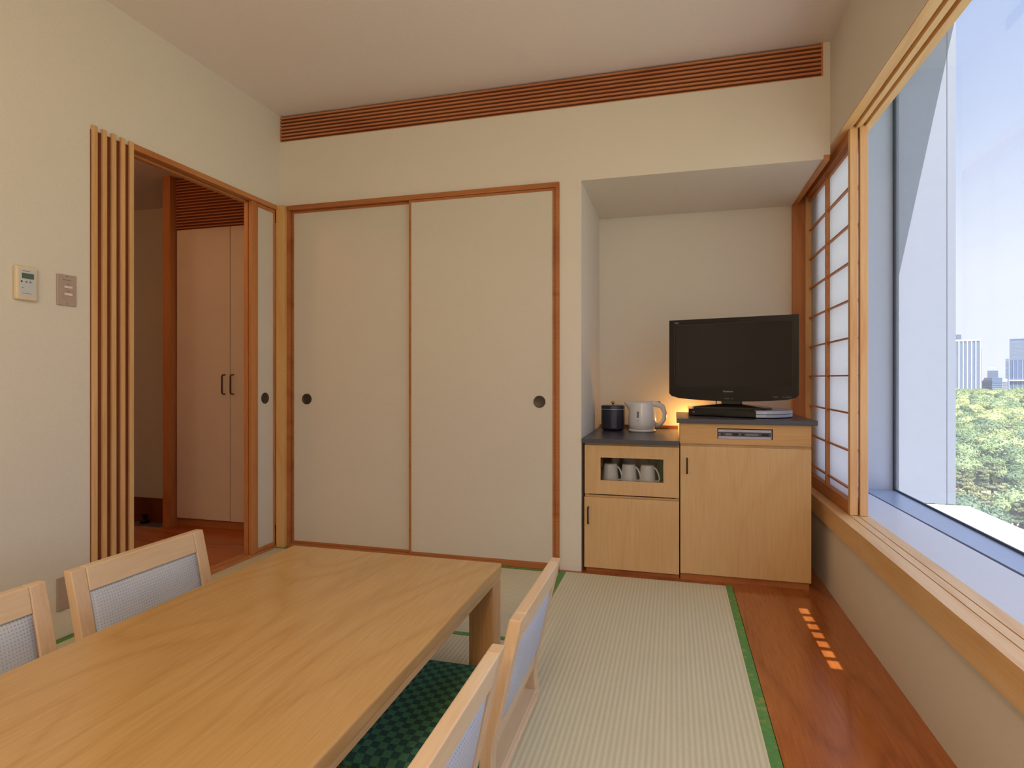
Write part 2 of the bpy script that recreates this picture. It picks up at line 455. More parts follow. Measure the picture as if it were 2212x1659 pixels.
# wooden sill with two track grooves
sb = boxes((0.665, 0.712, YN, 3.70, 0.307, 0.393), (0.712, 0.7885, YN, 3.70, 0.307, 0.386), (0.716, 0.744, YN, 3.70, 0.386, 0.393), (0.748, 0.7885, YN, 3.70, 0.386, 0.393))
struct('trim_4', sb, 'pale')
struct('trim_5', boxes((0.684, 0.800, YN, 3.70, 2.036, 2.06), (0.684, 0.722, YN, 3.70, 2.02, 2.036), (0.737, 0.757, YN, 3.70, 2.02, 2.036), (0.772, 0.800, YN, 3.70, 2.02, 2.036)), 'pale')
struct('trim_6', boxes((0.655, 0.70, 3.655, 3.70, 0.0, 2.03), (0.70, 0.80, 3.66, 3.70, 0.393, 2.02)), 'frame')
struct('trim_7', boxes((0.655, 0.680, 2.951, 3.655, 1.957, 1.980), (0.655, 0.680, 3.07, 3.655, 1.980, 2.05)), 'frame_y')


# ------------------------------------------------------------------ shoji screens at the far end of the window
def shoji(x, y0, label):
    y1 = y0 + 0.885; z0, z1 = 0.394, 2.030; d = 0.030
    t = thing('shoji_screen', label, 'sliding screen', (x + d / 2, (y0 + y1) / 2, z0))
    obj('stile', boxes((x, x + d, y0, y0 + 0.030, z0, z1)), 'pale_z', t, bevel=0.0015)
    obj('stile', boxes((x, x + d, y1 - 0.030, y1, z0, z1)), 'pale_z', t, bevel=0.0015)
    obj('rail', boxes((x, x + d, y0 + 0.030, y1 - 0.030, z0, z0 + 0.055)), 'frame_y', t, bevel=0.0015)
    obj('rail', boxes((x, x + d, y0 + 0.030, y1 - 0.030, z1 - 0.050, z1)), 'frame_y', t, bevel=0.0015)
    lt = B(); zz = 0.4925
    for i in range(10): box(lt, x + d - 0.016, x + d - 0.003, y0 + 0.03, y1 - 0.03, zz + 0.163 * i - 0.0035, zz + 0.163 * i + 0.0035)
    ym = (y0 + y1) / 2 + 0.015
    for yy in (ym,): box(lt, x + d - 0.021, x + d - 0.003, yy - 0.008, yy + 0.008, z0 + 0.055, z1 - 0.05)
    obj('lattice', lt, 'frame_y', t)
    obj('paper', boxes((x + d - 0.003, x + d - 0.002, y0 + 0.03, y1 - 0.03, z0 + 0.05, z1 - 0.045)), 'shoji', t)


shoji(0.7165, 2.772, 'paper shoji screen facing the room at the far end of the window')
shoji(0.7525, 2.764, 'second shoji screen tucked on the window side behind the front one')

# ------------------------------------------------------------------ back wall: two fusuma doors in a wood frame
struct('trim_8', boxes((-2.150, -0.5575, 2.935, 2.99, 1.936, 1.962), (-0.577, -0.5575, 2.935, 2.99, 0.0, 1.936), (-2.150, -0.577, 2.936, 3.01, 0.0, 0.018), (-2.152, -2.1365, 2.94, 2.99, 0.018, 1.936)), 'frame_x', bevel=0.001)
def fusuma(nm, x0, x1, y, px):
    z0, z1 = 0.0185, 1.935
    d = struct(nm, boxes((x0 + 0.013, x1 - 0.013, y, y + 0.018, z0 + 0.013, z1 - 0.013)), 'paper_door')
    fr = boxes((x0, x0 + 0.013, y - 0.003, y + 0.021, z0, z1), (x1 - 0.013, x1, y - 0.003, y + 0.021, z0, z1),
               (x0 + 0.013, x1 - 0.013, y - 0.003, y + 0.021, z0, z0 + 0.013), (x0 + 0.013, x1 - 0.013, y - 0.003, y + 0.021, z1 - 0.013, z1))
    obj('door_frame', fr, 'frame_x', d, bevel=0.001)
    pull = lathe(B(), [(0.0, -0.0008), (0.021, -0.0008), (0.024, -0.003), (0.029, -0.0045), (0.031, -0.003), (0.031, 0.004)], (px, y, 0.850), 36, 'Y', cap=False)
    obj('door_pull', pull, 'pull', d, smooth=True)
fusuma('door_1', -2.134, -1.368, 2.966, -2.036)
fusuma('door_2', -1.385, -0.579, 2.943, -0.660)

# corner post and left wall door set
struct('trim_9', boxes((XL, -2.152, 2.912, 2.985, 0, 1.962)), 'post', bevel=0.002)
struct('trim_10', boxes((XL - 0.07, XL - 0.042, 1.975, 2.912, 1.928, 1.962), (XL - 0.032, XL + 0.006, 1.975, 2.912, 1.936, 1.962), (XL - 0.042, XL - 0.032, 1.975, 2.912, 1.945, 1.962)), 'frame_y', bevel=0.001)
struct('trim_11', boxes((XL - 0.07, XL - 0.03, 1.975, 2.912, 0.0, 0.012), (XL - 0.024, XL + 0.004, 1.975, 2.912, 0.0, 0.012), (XL - 0.03, XL - 0.024, 1.975, 2.912, 0.0, 0.006)), 'frame_y', bevel=0.001)
struct('trim_12', boxes((XL - 0.052, XL - 0.028, 2.712, 2.745, 0.012, 1.928), (XL - 0.022, XL, 2.712, 2.745, 0.012, 1.936), (XL - 0.028, XL - 0.022, 2.72, 2.745, 0.012, 1.936)), 'frame', bevel=0.002)
d = struct('door_3', boxes((XL - 0.035, XL - 0.015, 2.768, 2.905, 0.03, 1.918)), 'paper_door')
obj('door_frame', boxes((XL - 0.04, XL - 0.006, 2.747, 2.768, 0.013, 1.935), (XL - 0.04, XL - 0.006, 2.905, 2.911, 0.013, 1.935), (XL - 0.04, XL - 0.006, 2.768, 2.905, 0.013, 0.03), (XL - 0.04, XL - 0.006, 2.768, 2.905, 1.918, 1.935)), 'frame', d, bevel=0.001)
obj('door_pull', lathe(B(), [(0.0, 0.0008), (0.021, 0.0008), (0.024, 0.003), (0.029, 0.0045), (0.031, 0.003), (0.031, -0.004)], (XL - 0.015, 2.836, 0.858), 36, 'X', cap=False), 'pull', d, smooth=True)

# slatted screen at the near edge of the doorway
t = thing('slatted_screen', 'five upright pale wood slats over dark wood beside the doorway', 'slatted screen', (XL, 1.88, 0.0))
obj('backing_board', boxes((XL + 0.0005, XL + 0.003, 1.792, 1.974, 0.0, 1.945)), 'slat_dark', t)
for y0, y1 in ((1.794, 1.814), (1.835, 1.854), (1.876, 1.895), (1.917, 1.936), (1.957, 1.976)):
    obj('slat', boxes((XL + 0.003, XL + 0.013, y0, y1, 0.0, 1.962)), 'slat', t, bevel=0.001)

# louvred ventilation grille along the top of the back wall
t = thing('ventilation_grille', 'long reddish brown louvred grille along the top of the back wall', 'grille', (-0.775, YB, 2.338))
obj('backing_board', boxes((XL, 0.652, YB + 0.038, YB + 0.045, 2.338, ZC)), 'slat_dark', t)
obj('end_cap', boxes((0.645, 0.652, YB - 0.003, YB + 0.038, 2.338, ZC)), 'grille', t)
obj('bottom_lip', boxes((XL, 0.645, YB - 0.001, YB + 0.038, 2.338, 2.342)), 'grille', t)
for i in range(7):
    z = 2.3515 + i * 0.0198
    obj('slat', boxes((XL, 0.645, YB - 0.003, YB + 0.020, z, z + 0.0098)), 'grille', t)

# ------------------------------------------------------------------ hall behind the doorway
HX = -3.16
struct('wall_hall_back', boxes((-5.2, -2.275, 3.70, 3.80, -0.2, 2.4)), 'wall')
struct('wall_hall_left', boxes((-5.25, -5.2, 0.4, 3.8, -0.2, 2.4)), 'wall')
struct('wall_hall_near', boxes((-5.2, -2.275, 0.3, 0.4, -0.2, 2.4)), 'wall')
struct('wall_hall_right', boxes((-2.318, -2.275, 3.07, 3.70, 0.0, 2.29)), 'wall')
struct('ceiling_hall', boxes((-5.2, XL - 0.07, 0.3, 3.8, 2.29, 2.4)), 'ceiling')
struct('baseboard_hall', boxes((-5.2, -3.26, 3.685, 3.70, -0.15, 0.037)), 'slat_dark')
struct('trim_13', boxes((-3.222, -3.164, 3.12, 3.19, -0.15, 2.29)), 'frame')
c = thing('closet', 'tall cream double-door closet in the hall through the doorway', 'closet', (-2.75, 3.4, 0.0))
obj('carcass', boxes((HX, -2.325, 3.19, 3.66, 0.045, 2.285)), 'slat_dark', c)
obj('plinth', boxes((HX, -2.325, 3.185, 3.66, -0.001, 0.045)), 'frame_x', c)
for x0, x1, hx in ((HX + 0.003, -2.741, -2.777), (-2.735, -2.33, -2.713)):
    d = obj('door', boxes((x0, x1, 3.168, 3.188, 0.052, 1.943)), 'closet', c, bevel=0.0015)
    obj('handle', tube(B(), [(hx, 3.168, 0.868), (hx, 3.145, 0.870), (hx, 3.140, 0.88), (hx, 3.140, 0.98), (hx, 3.145, 0.99), (hx, 3.168, 0.992)], 0.0045), 'handle', d, smooth=True)
gr = obj('grille', boxes((HX, -2.325, 3.178, 3.186, 1.945, 2.285)), 'slat_dark', c)
lv = B()
for i in range(17): box(lv, HX, -2.33, 3.164, 3.178, 1.951 + i * 0.0195, 1.958 + i * 0.0195)
obj('louvres', lv, 'grille', gr)
tag(obj('door_stop', lathe(B(), [(0.03, 0), (0.03, 0.02), (0.012, 0.026), (0.012, 0.05), (0.022, 0.056), (0.02, 0.068), (0.0, 0.07)], (-3.95, 3.655, -0.15), 20), 'dark', smooth=True), 'small black door stop on the dark entry floor of the hall', 'door stop')

# ------------------------------------------------------------------ wall controls on the left wall
t = thing('air_conditioner_controller', 'ivory wall controller with a green grey display on the left wall', 'controller', (XL, 1.547, 1.303))
obj('housing', boxes((XL, XL + 0.018, 1.511, 1.583, 1.243, 1.363)), 'ivory', t, bevel=0.006, seg=3)
fp = obj('face_plate', boxes((XL + 0.018, XL + 0.0195, 1.521, 1.573, 1.257, 1.350)), 'ctrl_face', t)
obj('display', boxes((XL + 0.0195, XL + 0.0202, 1.528, 1.568, 1.318, 1.337)), 'lcd', fp)
obj('lettering', boxes((XL + 0.0195, XL + 0.0198, 1.530, 1.556, 1.3435, 1.3455), (XL + 0.0195, XL + 0.0198, 1.528, 1.560, 1.2655, 1.267), (XL + 0.0195, XL + 0.0198, 1.528, 1.535, 1.284, 1.286)), 'mark', fp)
for y, m in ((1.527, 'panel_dark'), (1.543, 'mark'), (1.556, 'mark')):
    obj('button', lathe(B(), [(0.0032, 0), (0.0032, 0.0012), (0, 0.0014)], (XL + 0.0195, y, 1.307), 14, 'X'), m, fp)
t = thing('light_switch', 'beige metal switch plate with two white rocker switches', 'light switch', (XL, 1.696, 1.30))
pl = obj('plate', boxes((XL, XL + 0.007, 1.660, 1.733, 1.242, 1.358)), 'plate', t, bevel=0.002)
for z in (1.312, 1.285): obj('rocker', boxes((XL + 0.007, XL + 0.0105, 1.685, 1.715, z - 0.0045, z + 0.0045)), 'switch', t, bevel=0.0015)
obj('lettering', boxes((XL + 0.007, XL + 0.0073, 1.680, 1.690, 1.3365, 1.3395), (XL + 0.007, XL + 0.0073, 1.692, 1.712, 1.337, 1.339), (XL + 0.007, XL + 0.0073, 1.695, 1.706, 1.3215, 1.3235), (XL + 0.007, XL + 0.0073, 1.695, 1.706, 1.2955, 1.2975)), 'mark', t)
for z in (1.352, 1.249): obj('screw', lathe(B(), [(0.002, 0), (0.0015, 0.001)], (XL + 0.007, 1.6965, z), 10, 'X'), 'pull', t)
tag(obj('outlet_plate', boxes((XL, XL + 0.008, 1.660, 1.735, 0.106, 0.228)), 'plate', bevel=0.002), 'beige metal outlet plate low on the left wall behind the armless chair back', 'outlet')

# ------------------------------------------------------------------ tatami mats
def mat(x0, x1, y0, y1, ax, label, edges):
    t = thing('tatami_mat', label, 'tatami mat', ((x0 + x1) / 2, (y0 + y1) / 2, -0.03), group='tatami mats on the floor')
    e = 0.030 if ax == 'Y' else 0.026
    if ax == 'Y':
        obj('rush_surface', boxes((x0 + e, x1 - e, y0, y1, -0.03, -0.0006)), 'tatami_y', t)
        for a, b in ((x0, x0 + e), (x1 - e, x1)): obj('cloth_border', boxes((a, b, y0, y1, -0.03, 0.0)), 'brocade', t)
    else:
        obj('rush_surface', boxes((x0, x1, y0 + e, y1 - e, -0.03, -0.0006)), 'tatami_x', t)
        for a, b in ((y0, y0 + e), (y1 - e, y1)): obj('cloth_border', boxes((x0, x1, a, b, -0.03, 0.0)), 'brocade', t)
mat(-0.550, 0.264, 1.20, 2.926, 'Y', 'tatami mat between the low table and the floorboards, reaching the cabinet', None)
mat(-2.200, -0.552, 2.103, 2.926, 'X', 'tatami mat lying crosswise in front of the white sliding doors', None)
mat(-1.376, -0.552, 0.40, 2.101, 'Y', 'tatami mat under the low table and the right-hand chairs', None)
mat(-2.200, -1.378, 0.40, 2.101, 'Y', 'tatami mat along the left wall under the left-hand chairs', None)
mat(-0.550, 0.264, -0.55, 1.198, 'Y', 'tatami mat in the near right of the room below the frame', None)
mat(-2.200, -0.552, -0.43, 0.398, 'X', 'tatami mat lying crosswise at the near end of the table', None)
struct('floor_near', boxes((XL, 0.266, YN, -0.552, -0.03, 0.0)), 'tatami_x')

# ------------------------------------------------------------------ low table
t = thing('low_table', 'long low honey-coloured wooden table with square legs in the foreground', 'table', (-0.96, 1.07, 0.0))
X0, X1, Y0, Y1 = -1.362, -0.556, 0.22, 1.902
obj('tabletop', boxes((X0, X1, Y0, Y1, 0.318, 0.350)), 'table', t, bevel=0.005, seg=3)
obj('edge_band', boxes((X1 - 0.025, X1 - 0.003, Y0 + 0.003, Y1 - 0.003, 0.300, 0.319), (X0 + 0.003, X0 + 0.025, Y0 + 0.003, Y1 - 0.003, 0.300, 0.319), (X0 + 0.025, X1 - 0.025, Y1 - 0.025, Y1 - 0.003, 0.300, 0.319), (X0 + 0.025, X1 - 0.025, Y0 + 0.003, Y0 + 0.025, 0.300, 0.319)), 'table_edge', t, bevel=0.002)
for lx in (X0 + 0.002, X1 - 0.087):
    for ly in (Y0 + 0.003, Y1 - 0.088):
        obj('leg', boxes((lx, lx + 0.085, ly, ly + 0.085, 0.0, 0.300)), 'table_leg', t, bevel=0.006, seg=3)
mf = B(); box(mf, X1 - 0.052, X1 - 0.040, Y1 - 0.125, Y1 - 0.089, 0.285, 0.300); obj('leg_bracket', mf, 'pull', t)


# ------------------------------------------------------------------ legless chairs
PF = [(0.0, 0.0), (0.04, 0.006), (0.08, 0.007), (0.137, 0.0), (0.18, -0.011), (0.225, -0.022), (0.297, -0.037), (0.356, -0.051), (0.42, -0.066)]
def back(z):
    for (za, a), (zb, b) in zip(PF, PF[1:]):
        if z <= zb: return a + (b - a) * (z - za) / (zb - za)
    return PF[-1][1]


def strip(bm, y0, y1, z0, z1, f0, f1, nz=10, ny=1, bulge=0.0, plan=0.0):
    """slab following the chair's back curve, between offsets f0 and f1 in front of its rear line"""
    def grid(off, sgn):
        rows = []
        for i in range(nz + 1):
            z = z0 + (z1 - z0) * i / nz; r = []
            for j in range(ny + 1):
                y = y0 + (y1 - y0) * j / ny
                u = (j / ny * 2 - 1) if ny > 1 else 0; v_ = i / nz * 2 - 1
                bl = bulge * (1 - u ** 6) * (1 - v_ ** 6) if ny > 1 else 0
                pc = -plan * (1 - (y / 0.245) ** 2)
                r.append(bm.verts.new((back(z) + off + sgn * bl + pc, y, z)))
            rows.append(r)
        return rows
    A, C = grid(f0, -1), grid(f1, 1)
    for i in range(nz):
        for j in range(ny):
            bm.faces.new((A[i][j], A[i + 1][j], A[i + 1][j + 1], A[i][j + 1])); bm.faces.new((C[i][j], C[i][j + 1], C[i + 1][j + 1], C[i + 1][j]))
    for i in range(nz):
        bm.faces.new((A[i][0], C[i][0], C[i + 1][0], A[i + 1][0])); bm.faces.new((A[i][ny], A[i + 1][ny], C[i + 1][ny], C[i][ny]))
    for j in range(ny):
        bm.faces.new((A[0][j], A[0][j + 1], C[0][j + 1], C[0][j])); bm.faces.new((A[nz][j], C[nz][j], C[nz][j + 1], A[nz][j + 1]))
    return bm


def make_chair():
    t = thing('legless_chair', '', 'chair')
    for s in (-1, 1):
        y0, y1 = (-0.245, -0.200) if s < 0 else (0.200, 0.245)
        obj('stile', strip(B(), y0, y1, 0.0, 0.42, 0.0, 0.030, 18), 'beech_z', t, bevel=0.004, local=True, seg=3)
    obj('top_rail', strip(B(), -0.1995, 0.1995, 0.350, 0.420, 0.0, 0.030, 6, 12), 'beech', t, bevel=0.004, local=True, seg=3)
    obj('lower_rail', strip(B(), -0.200, 0.200, 0.095, 0.135, 0.004, 0.026, 4, 1), 'beech', t, bevel=0.002, local=True)
    obj('back_panel', strip(B(), -0.199, 0.199, 0.136, 0.349, 0.006, 0.024, 16, 20, bulge=0.011), 'fabric', t, local=True, smooth=True, label='light grey padded fabric back with small dots')
    obj('seat_board', boxes((-0.004, 0.42, -0.199, 0.199, 0.0, 0.018)), 'beech', t, bevel=0.004, local=True)
    obj('base_rail', boxes((0.002, 0.050, -0.2, 0.2, 0.018, 0.030)), 'beech', t, bevel=0.002, local=True)
    return t


ch = make_chair()
spots = [(-0.398, 1.540, PI, 'legless wooden chair right of the table, the farther one with the whole back showing'),
         (-0.400, 0.928, PI, 'legless wooden chair right of the table, the nearer one cut off by the bottom edge'),
         (-1.616, 1.531, 0, 'legless wooden chair left of the table, the one in front of the doorway'),
         (-1.606, 0.967, 0, 'legless wooden chair left of the table, cut off by the left edge')]
for i, (x, y, r, lb) in enumerate(spots):
    o = ch if i == 0 else copy_tree(ch)
    o.location = (x, y, 0.0); o.rotation_euler = (0, 0, r); tag(o, lb, 'chair', 'legless chairs around the low table')

# floor cushion under the table edge, on the farther right chair
cb = B(); N = 18; hx, hy = 0.272, 0.268
top, bot = [], []
for i in range(N + 1):
    ra, rb = [], []
    for j in range(N + 1):
        u, v = i / N * 2 - 1, j / N * 2 - 1
        h = 0.022 * ((1 - abs(u) ** 5) * (1 - abs(v) ** 5)) ** 0.5
        edge = 1 - 0.035 * (1 - max(abs(u), abs(v)) ** 2)
        px, py = u * hx, v * hy
        ra.append(cb.verts.new((px, py, 0.026 + h + 0.003))); rb.append(cb.verts.new((px, py, 0.022 - h * 0.95)))
    top.append(ra); bot.append(rb)
for i in range(N):
    for j in range(N):
        cb.faces.new((top[i][j], top[i + 1][j], top[i + 1][j + 1], top[i][j + 1])); cb.faces.new((bot[i][j], bot[i][j + 1], bot[i + 1][j + 1], bot[i + 1][j]))
for k in range(N):
    for P, Q in (((k, 0), (k + 1, 0)), ((k + 1, N), (k, N)), ((0, k + 1), (0, k)), ((N, k), (N, k + 1))):
        cb.faces.new((top[P[0]][P[1]], bot[P[0]][P[1]], bot[Q[0]][Q[1]], top[Q[0]][Q[1]]))
c = obj('floor_cushion', cb, 'cushion', smooth=True); c.location = (-0.718, 1.527, 0.0185)
tag(c, 'green and dark checked floor cushion showing between the table edge and chairs', 'cushion')

# ------------------------------------------------------------------ cabinets in the niche
YF = 2.952
def handle(px, z0, z1, parent):
    obj('handle', tube(B(), [(px, YF, z0 + 0.004), (px, YF - 0.020, z0 + 0.004), (px, YF - 0.024, z0 + 0.010), (px, YF - 0.024, z1 - 0.010), (px, YF - 0.020, z1 - 0.004), (px, YF, z1 - 0.004)], 0.0042, 8), 'handle', parent, smooth=True, label='dark bronze bow handle')
lo = thing('low_cabinet', 'low wooden cabinet with a glass-fronted cup shelf and dark top', 'cabinet', (-0.2, 3.3, 0.0))
obj('carcass', boxes((-0.430, -0.412, YF + 0.018, 3.66, 0.022, 0.646), (0.008, 0.026, YF + 0.018, 3.66, 0.022, 0.646), (-0.412, 0.008, 3.48, 3.50, 0.022, 0.646), (-0.412, 0.008, YF + 0.018, 3.48, 0.022, 0.385),
                     (-0.412, 0.008, YF + 0.022, 3.48, 0.432, 0.442), (-0.412, 0.008, YF + 0.018, 3.48, 0.628, 0.646)), 'cabinet', lo)
obj('plinth', boxes((-0.425, 0.026, YF + 0.022, 3.66, 0.0, 0.022)), 'frame_x', lo)
gdf = obj('upper_door', boxes((-0.430, -0.3515, YF, YF + 0.018, 0.393, 0.636), (-0.0475, 0.0255, YF, YF + 0.018, 0.393, 0.636), (-0.3515, -0.0475, YF, YF + 0.018, 0.393, 0.462), (-0.3515, -0.0475, YF, YF + 0.018, 0.576, 0.636)), 'cabinet', lo)
g = B(); g.faces.new([g.verts.new(p) for p in ((-0.3515, YF + 0.009, 0.462), (-0.0475, YF + 0.009, 0.462), (-0.0475, YF + 0.009, 0.576), (-0.3515, YF + 0.009, 0.576))])
pane(obj('glass_pane', g, 'clear', gdf), Vector((0, -1, 0)))
dl = obj('lower_door', boxes((-0.432, 0.0255, YF, YF + 0.018, 0.024, 0.376)), 'cabinet', lo, bevel=0.001); handle(-0.411, 0.243, 0.330, dl)
obj('countertop', boxes((-0.438, 0.026, 2.932, 3.668, 0.647, 0.669)), 'counter', lo, bevel=0.002)
obj('back_strip', boxes((-0.438, 0.026, 3.668, 3.697, 0.647, 0.684)), 'slat_dark', lo)

hi = thing('tall_cabinet', 'taller wooden cabinet with one wide door and a dark top under the television', 'cabinet', (0.31, 3.25, 0.0))
obj('carcass', boxes((0.031, 0.605, YF + 0.018, 3.50, 0.030, 0.655), (0.031, 0.196, YF + 0.018, 3.50, 0.655, 0.755), (0.446, 0.605, YF + 0.018, 3.50, 0.655, 0.755), (0.196, 0.446, 3.38, 3.50, 0.655, 0.755), (0.196, 0.446, YF + 0.018, 3.38, 0.655, 0.682), (0.196, 0.446, YF + 0.018, 3.38, 0.737, 0.755)), 'cabinet', hi)
obj('plinth', boxes((0.031, 0.600, YF + 0.015, 3.48, 0.0, 0.030)), 'frame_x', hi)
d = obj('door', boxes((0.0315, 0.605, YF, YF + 0.018, 0.034, 0.645)), 'cabinet', hi, bevel=0.001); handle(0.062, 0.513, 0.590, d)
obj('fascia', boxes((0.029, 0.200, YF, YF + 0.018, 0.658, 0.755), (0.443, 0.605, YF, YF + 0.018, 0.658, 0.755), (0.200, 0.443, YF, YF + 0.018, 0.658, 0.684), (0.200, 0.443, YF, YF + 0.018, 0.733, 0.755)), 'cabinet_x', hi)
obj('countertop', boxes((0.014, 0.628, 2.930, 3.51, 0.755, 0.777)), 'counter', hi, bevel=0.002)

v = thing('video_recorder', 'silver video recorder set into the slot of the tall cabinet', 'video recorder', (0.32, 3.12, 0.682))
obj('casing', boxes((0.203, 0.440, YF + 0.008, 3.30, 0.6825, 0.7285)), 'silver', v, bevel=0.002)
ds = obj('control_strip', boxes((0.203, 0.436, YF + 0.004, YF + 0.008, 0.696, 0.716)), 'panel_dark', v)
for i, (a, b) in enumerate(((0.206, 0.214), (0.218, 0.224), (0.236, 0.262), (0.268, 0.292), (0.298, 0.303), (0.308, 0.318), (0.326, 0.380), (0.395, 0.425))):
    obj('button', boxes((a, b, YF + 0.002, YF + 0.004, 0.701, 0.710)), 'mark' if i % 2 == 0 else 'dark', ds)

# crockery behind the glass
mg = thing('mug', '', 'mug', (0, 0, 0))
mb = lathe(B(), [(0.0415, 0.0), (0.0418, 0.003), (0.0385, 0.035), (0.035, 0.075), (0.0325, 0.088), (0.030, 0.0915), (0.0, 0.0915)], n=32, cap=False)
obj('body', mb, 'mug', mg, smooth=True, local=True)
obj('handle', tube(B(), [(0.034, 0, 0.080), (0.046, 0, 0.070), (0.056, 0, 0.050), (0.062, 0, 0.028), (0.058, 0, 0.014), (0.040, 0, 0.012)], 0.0042, 8, 1.5), 'mug', mg, smooth=True, local=True)
for i, (x, lb) in enumerate(((-0.305, 'upturned white mug behind the cabinet glass, leftmost of the three'), (-0.213, 'upturned white mug behind the cabinet glass, middle of the three'), (-0.121, 'upturned white mug behind the cabinet glass, the one by the green bottle'))):
    o = mg if i == 0 else copy_tree(mg)
    o.location = (x - 0.006, 3.05, 0.4425); o.rotation_euler = (0, 0, -0.25); tag(o, lb, 'mug', 'white mugs on the cabinet shelf')
gl = lathe(B(), [(0.0, 0.004), (0.026, 0.004), (0.030, 0.128), (0.032, 0.128), (0.0285, 0.0), (0.0, 0.0)], n=24, cap=False)
g0 = obj('tumbler', gl, 'tumbler', smooth=True)
for i, (x, lb) in enumerate(((-0.30, 'clear glass tumbler standing behind the leftmost white mug'), (-0.225, 'clear glass tumbler standing behind the middle white mug'), (-0.15, 'clear glass tumbler standing behind the white mug by the bottle'))):
    o = g0 if i == 0 else g0.copy()
    if i: COL.objects.link(o)
    o.location = (x, 3.17, 0.4425); tag(o, lb, 'glass', 'tumblers on the cabinet shelf')
tag(obj('bottle', lathe(B(), [(0.0, 0), (0.03, 0), (0.031, 0.01), (0.031, 0.09), (0.024, 0.11), (0.012, 0.125), (0.012, 0.145), (0.0, 0.145)], (-0.052, 3.14, 0.4425), 24), 'bottle', smooth=True), 'dark green bottle at the right end of the glass-fronted shelf', 'bottle')

# canister and kettle on the low cabinet
ZT = 0.669
t = thing('canister', 'round black tea canister with a brass knob on the low cabinet', 'canister', (-0.337, 3.44, ZT))
obj('body', lathe(B(), [(0.050, 0.0), (0.056, 0.002), (0.066, 0.012), (0.067, 0.018), (0.067, 0.122), (0.0675, 0.124)], (-0.337, 3.44, ZT), 48), 'canister', t, smooth=True)
obj('rim_band', lathe(B(), [(0.0675, 0.122), (0.0685, 0.1225), (0.0685, 0.1255), (0.0675, 0.126)], (-0.337, 3.44, ZT), 48, cap=False), 'silver', t, smooth=True)
ld = obj('lid', lathe(B(), [(0.0675, 0.126), (0.0675, 0.141), (0.066, 0.1445), (0.060, 0.146), (0.0, 0.147)], (-0.337, 3.44, ZT), 48, cap=False), 'canister', t, smooth=True)
obj('knob', lathe(B(), [(0.003, 0.146), (0.003, 0.152), (0.007, 0.154), (0.0105, 0.160), (0.0105, 0.164), (0.007, 0.170), (0.0, 0.1715)], (-0.337, 3.44, ZT), 24, cap=False), 'brass', ld, smooth=True)

kx_, ky_ = -0.172, 3.42
t = thing('electric_kettle', 'white electric kettle with a loop handle on the low cabinet', 'kettle', (kx_, ky_, ZT))
obj('power_base', lathe(B(), [(0.060, 0.0), (0.076, 0.001), (0.077, 0.010), (0.072, 0.015), (0.0, 0.015)], (kx_, ky_, ZT), 48, cap=False), 'kettle', t, smooth=True)
kb = lathe(B(), [(0.064, 0.016), (0.070, 0.022), (0.078, 0.040), (0.0785, 0.070), (0.072, 0.110), (0.066, 0.140), (0.0655, 0.158), (0.062, 0.166), (0.0, 0.172)], (kx_, ky_, ZT), 48, cap=False)
for vv in kb.verts:      # pull the rim out into a pouring spout on the left
    r = Vector((vv.co.x - kx_, vv.co.y - ky_)); z = vv.co.z - ZT
    if r.length > 0.03 and z > 0.12:
        a = math.atan2(r.y, -r.x)
        k = max(0, 1 - (abs(a) / 0.5)) * max(0, min(1, (z - 0.12) / 0.035))
        vv.co.x -= 0.036 * k
kbo = obj('body', kb, 'kettle', t, smooth=True)
kh = B(); tube(kh, [(kx_ + 0.020, ky_, ZT + 0.158), (kx_ + 0.055, ky_, ZT + 0.158), (kx_ + 0.085, ky_, ZT + 0.154), (kx_ + 0.112, ky_, ZT + 0.140), (kx_ + 0.124, ky_, ZT + 0.105), (kx_ + 0.120, ky_, ZT + 0.070), (kx_ + 0.104, ky_, ZT + 0.046), (kx_ + 0.072, ky_, ZT + 0.034)], [0.012, 0.017, 0.017, 0.015, 0.0125, 0.012, 0.012, 0.013], 14, 1.25)
obj('handle', kh, 'kettle', t, smooth=True)
obj('lid_button', boxes((kx_ + 0.082, kx_ + 0.100, ky_ - 0.008, ky_ + 0.008, ZT + 0.163, ZT + 0.171)), 'dark', t, bevel=0.002)
ang = -1.83
def on_body(z, r): return (kx_ + r * math.cos(ang), ky_ + r * math.sin(ang), ZT + z)
wg = B(); box(wg, -0.0055, 0.0055, -0.0006, 0.0006, -0.017, 0.017)
o = obj('water_gauge', wg, 'mark', t, local=True); o.location = Vector(on_body(0.098, 0.0765)) - t.location; o.rotation_euler = (-0.12, 0, ang + PI / 2)
wt = boxes((-0.003, 0.003, -0.0004, 0.0004, -0.004, -0.002), (-0.0045, 0.0045, -0.0004, 0.0004, 0.001, 0.003))
o = obj('lettering', wt, 'mark', t, local=True); o.location = Vector(on_body(0.066, 0.0795)) - t.location; o.rotation_euler = (-0.05, 0, ang + PI / 2)
cd = B(); tube(cd, [(-0.240, 3.48, ZT + 0.004), (-0.262, 3.51, ZT + 0.004), (-0.25, 3.56, ZT + 0.004), (-0.20, 3.60, ZT + 0.004), (-0.10, 3.62, ZT + 0.004), (-0.03, 3.63, ZT + 0.004)], 0.003, 8)
obj('power_cord', cd, 'cord', t, smooth=True)

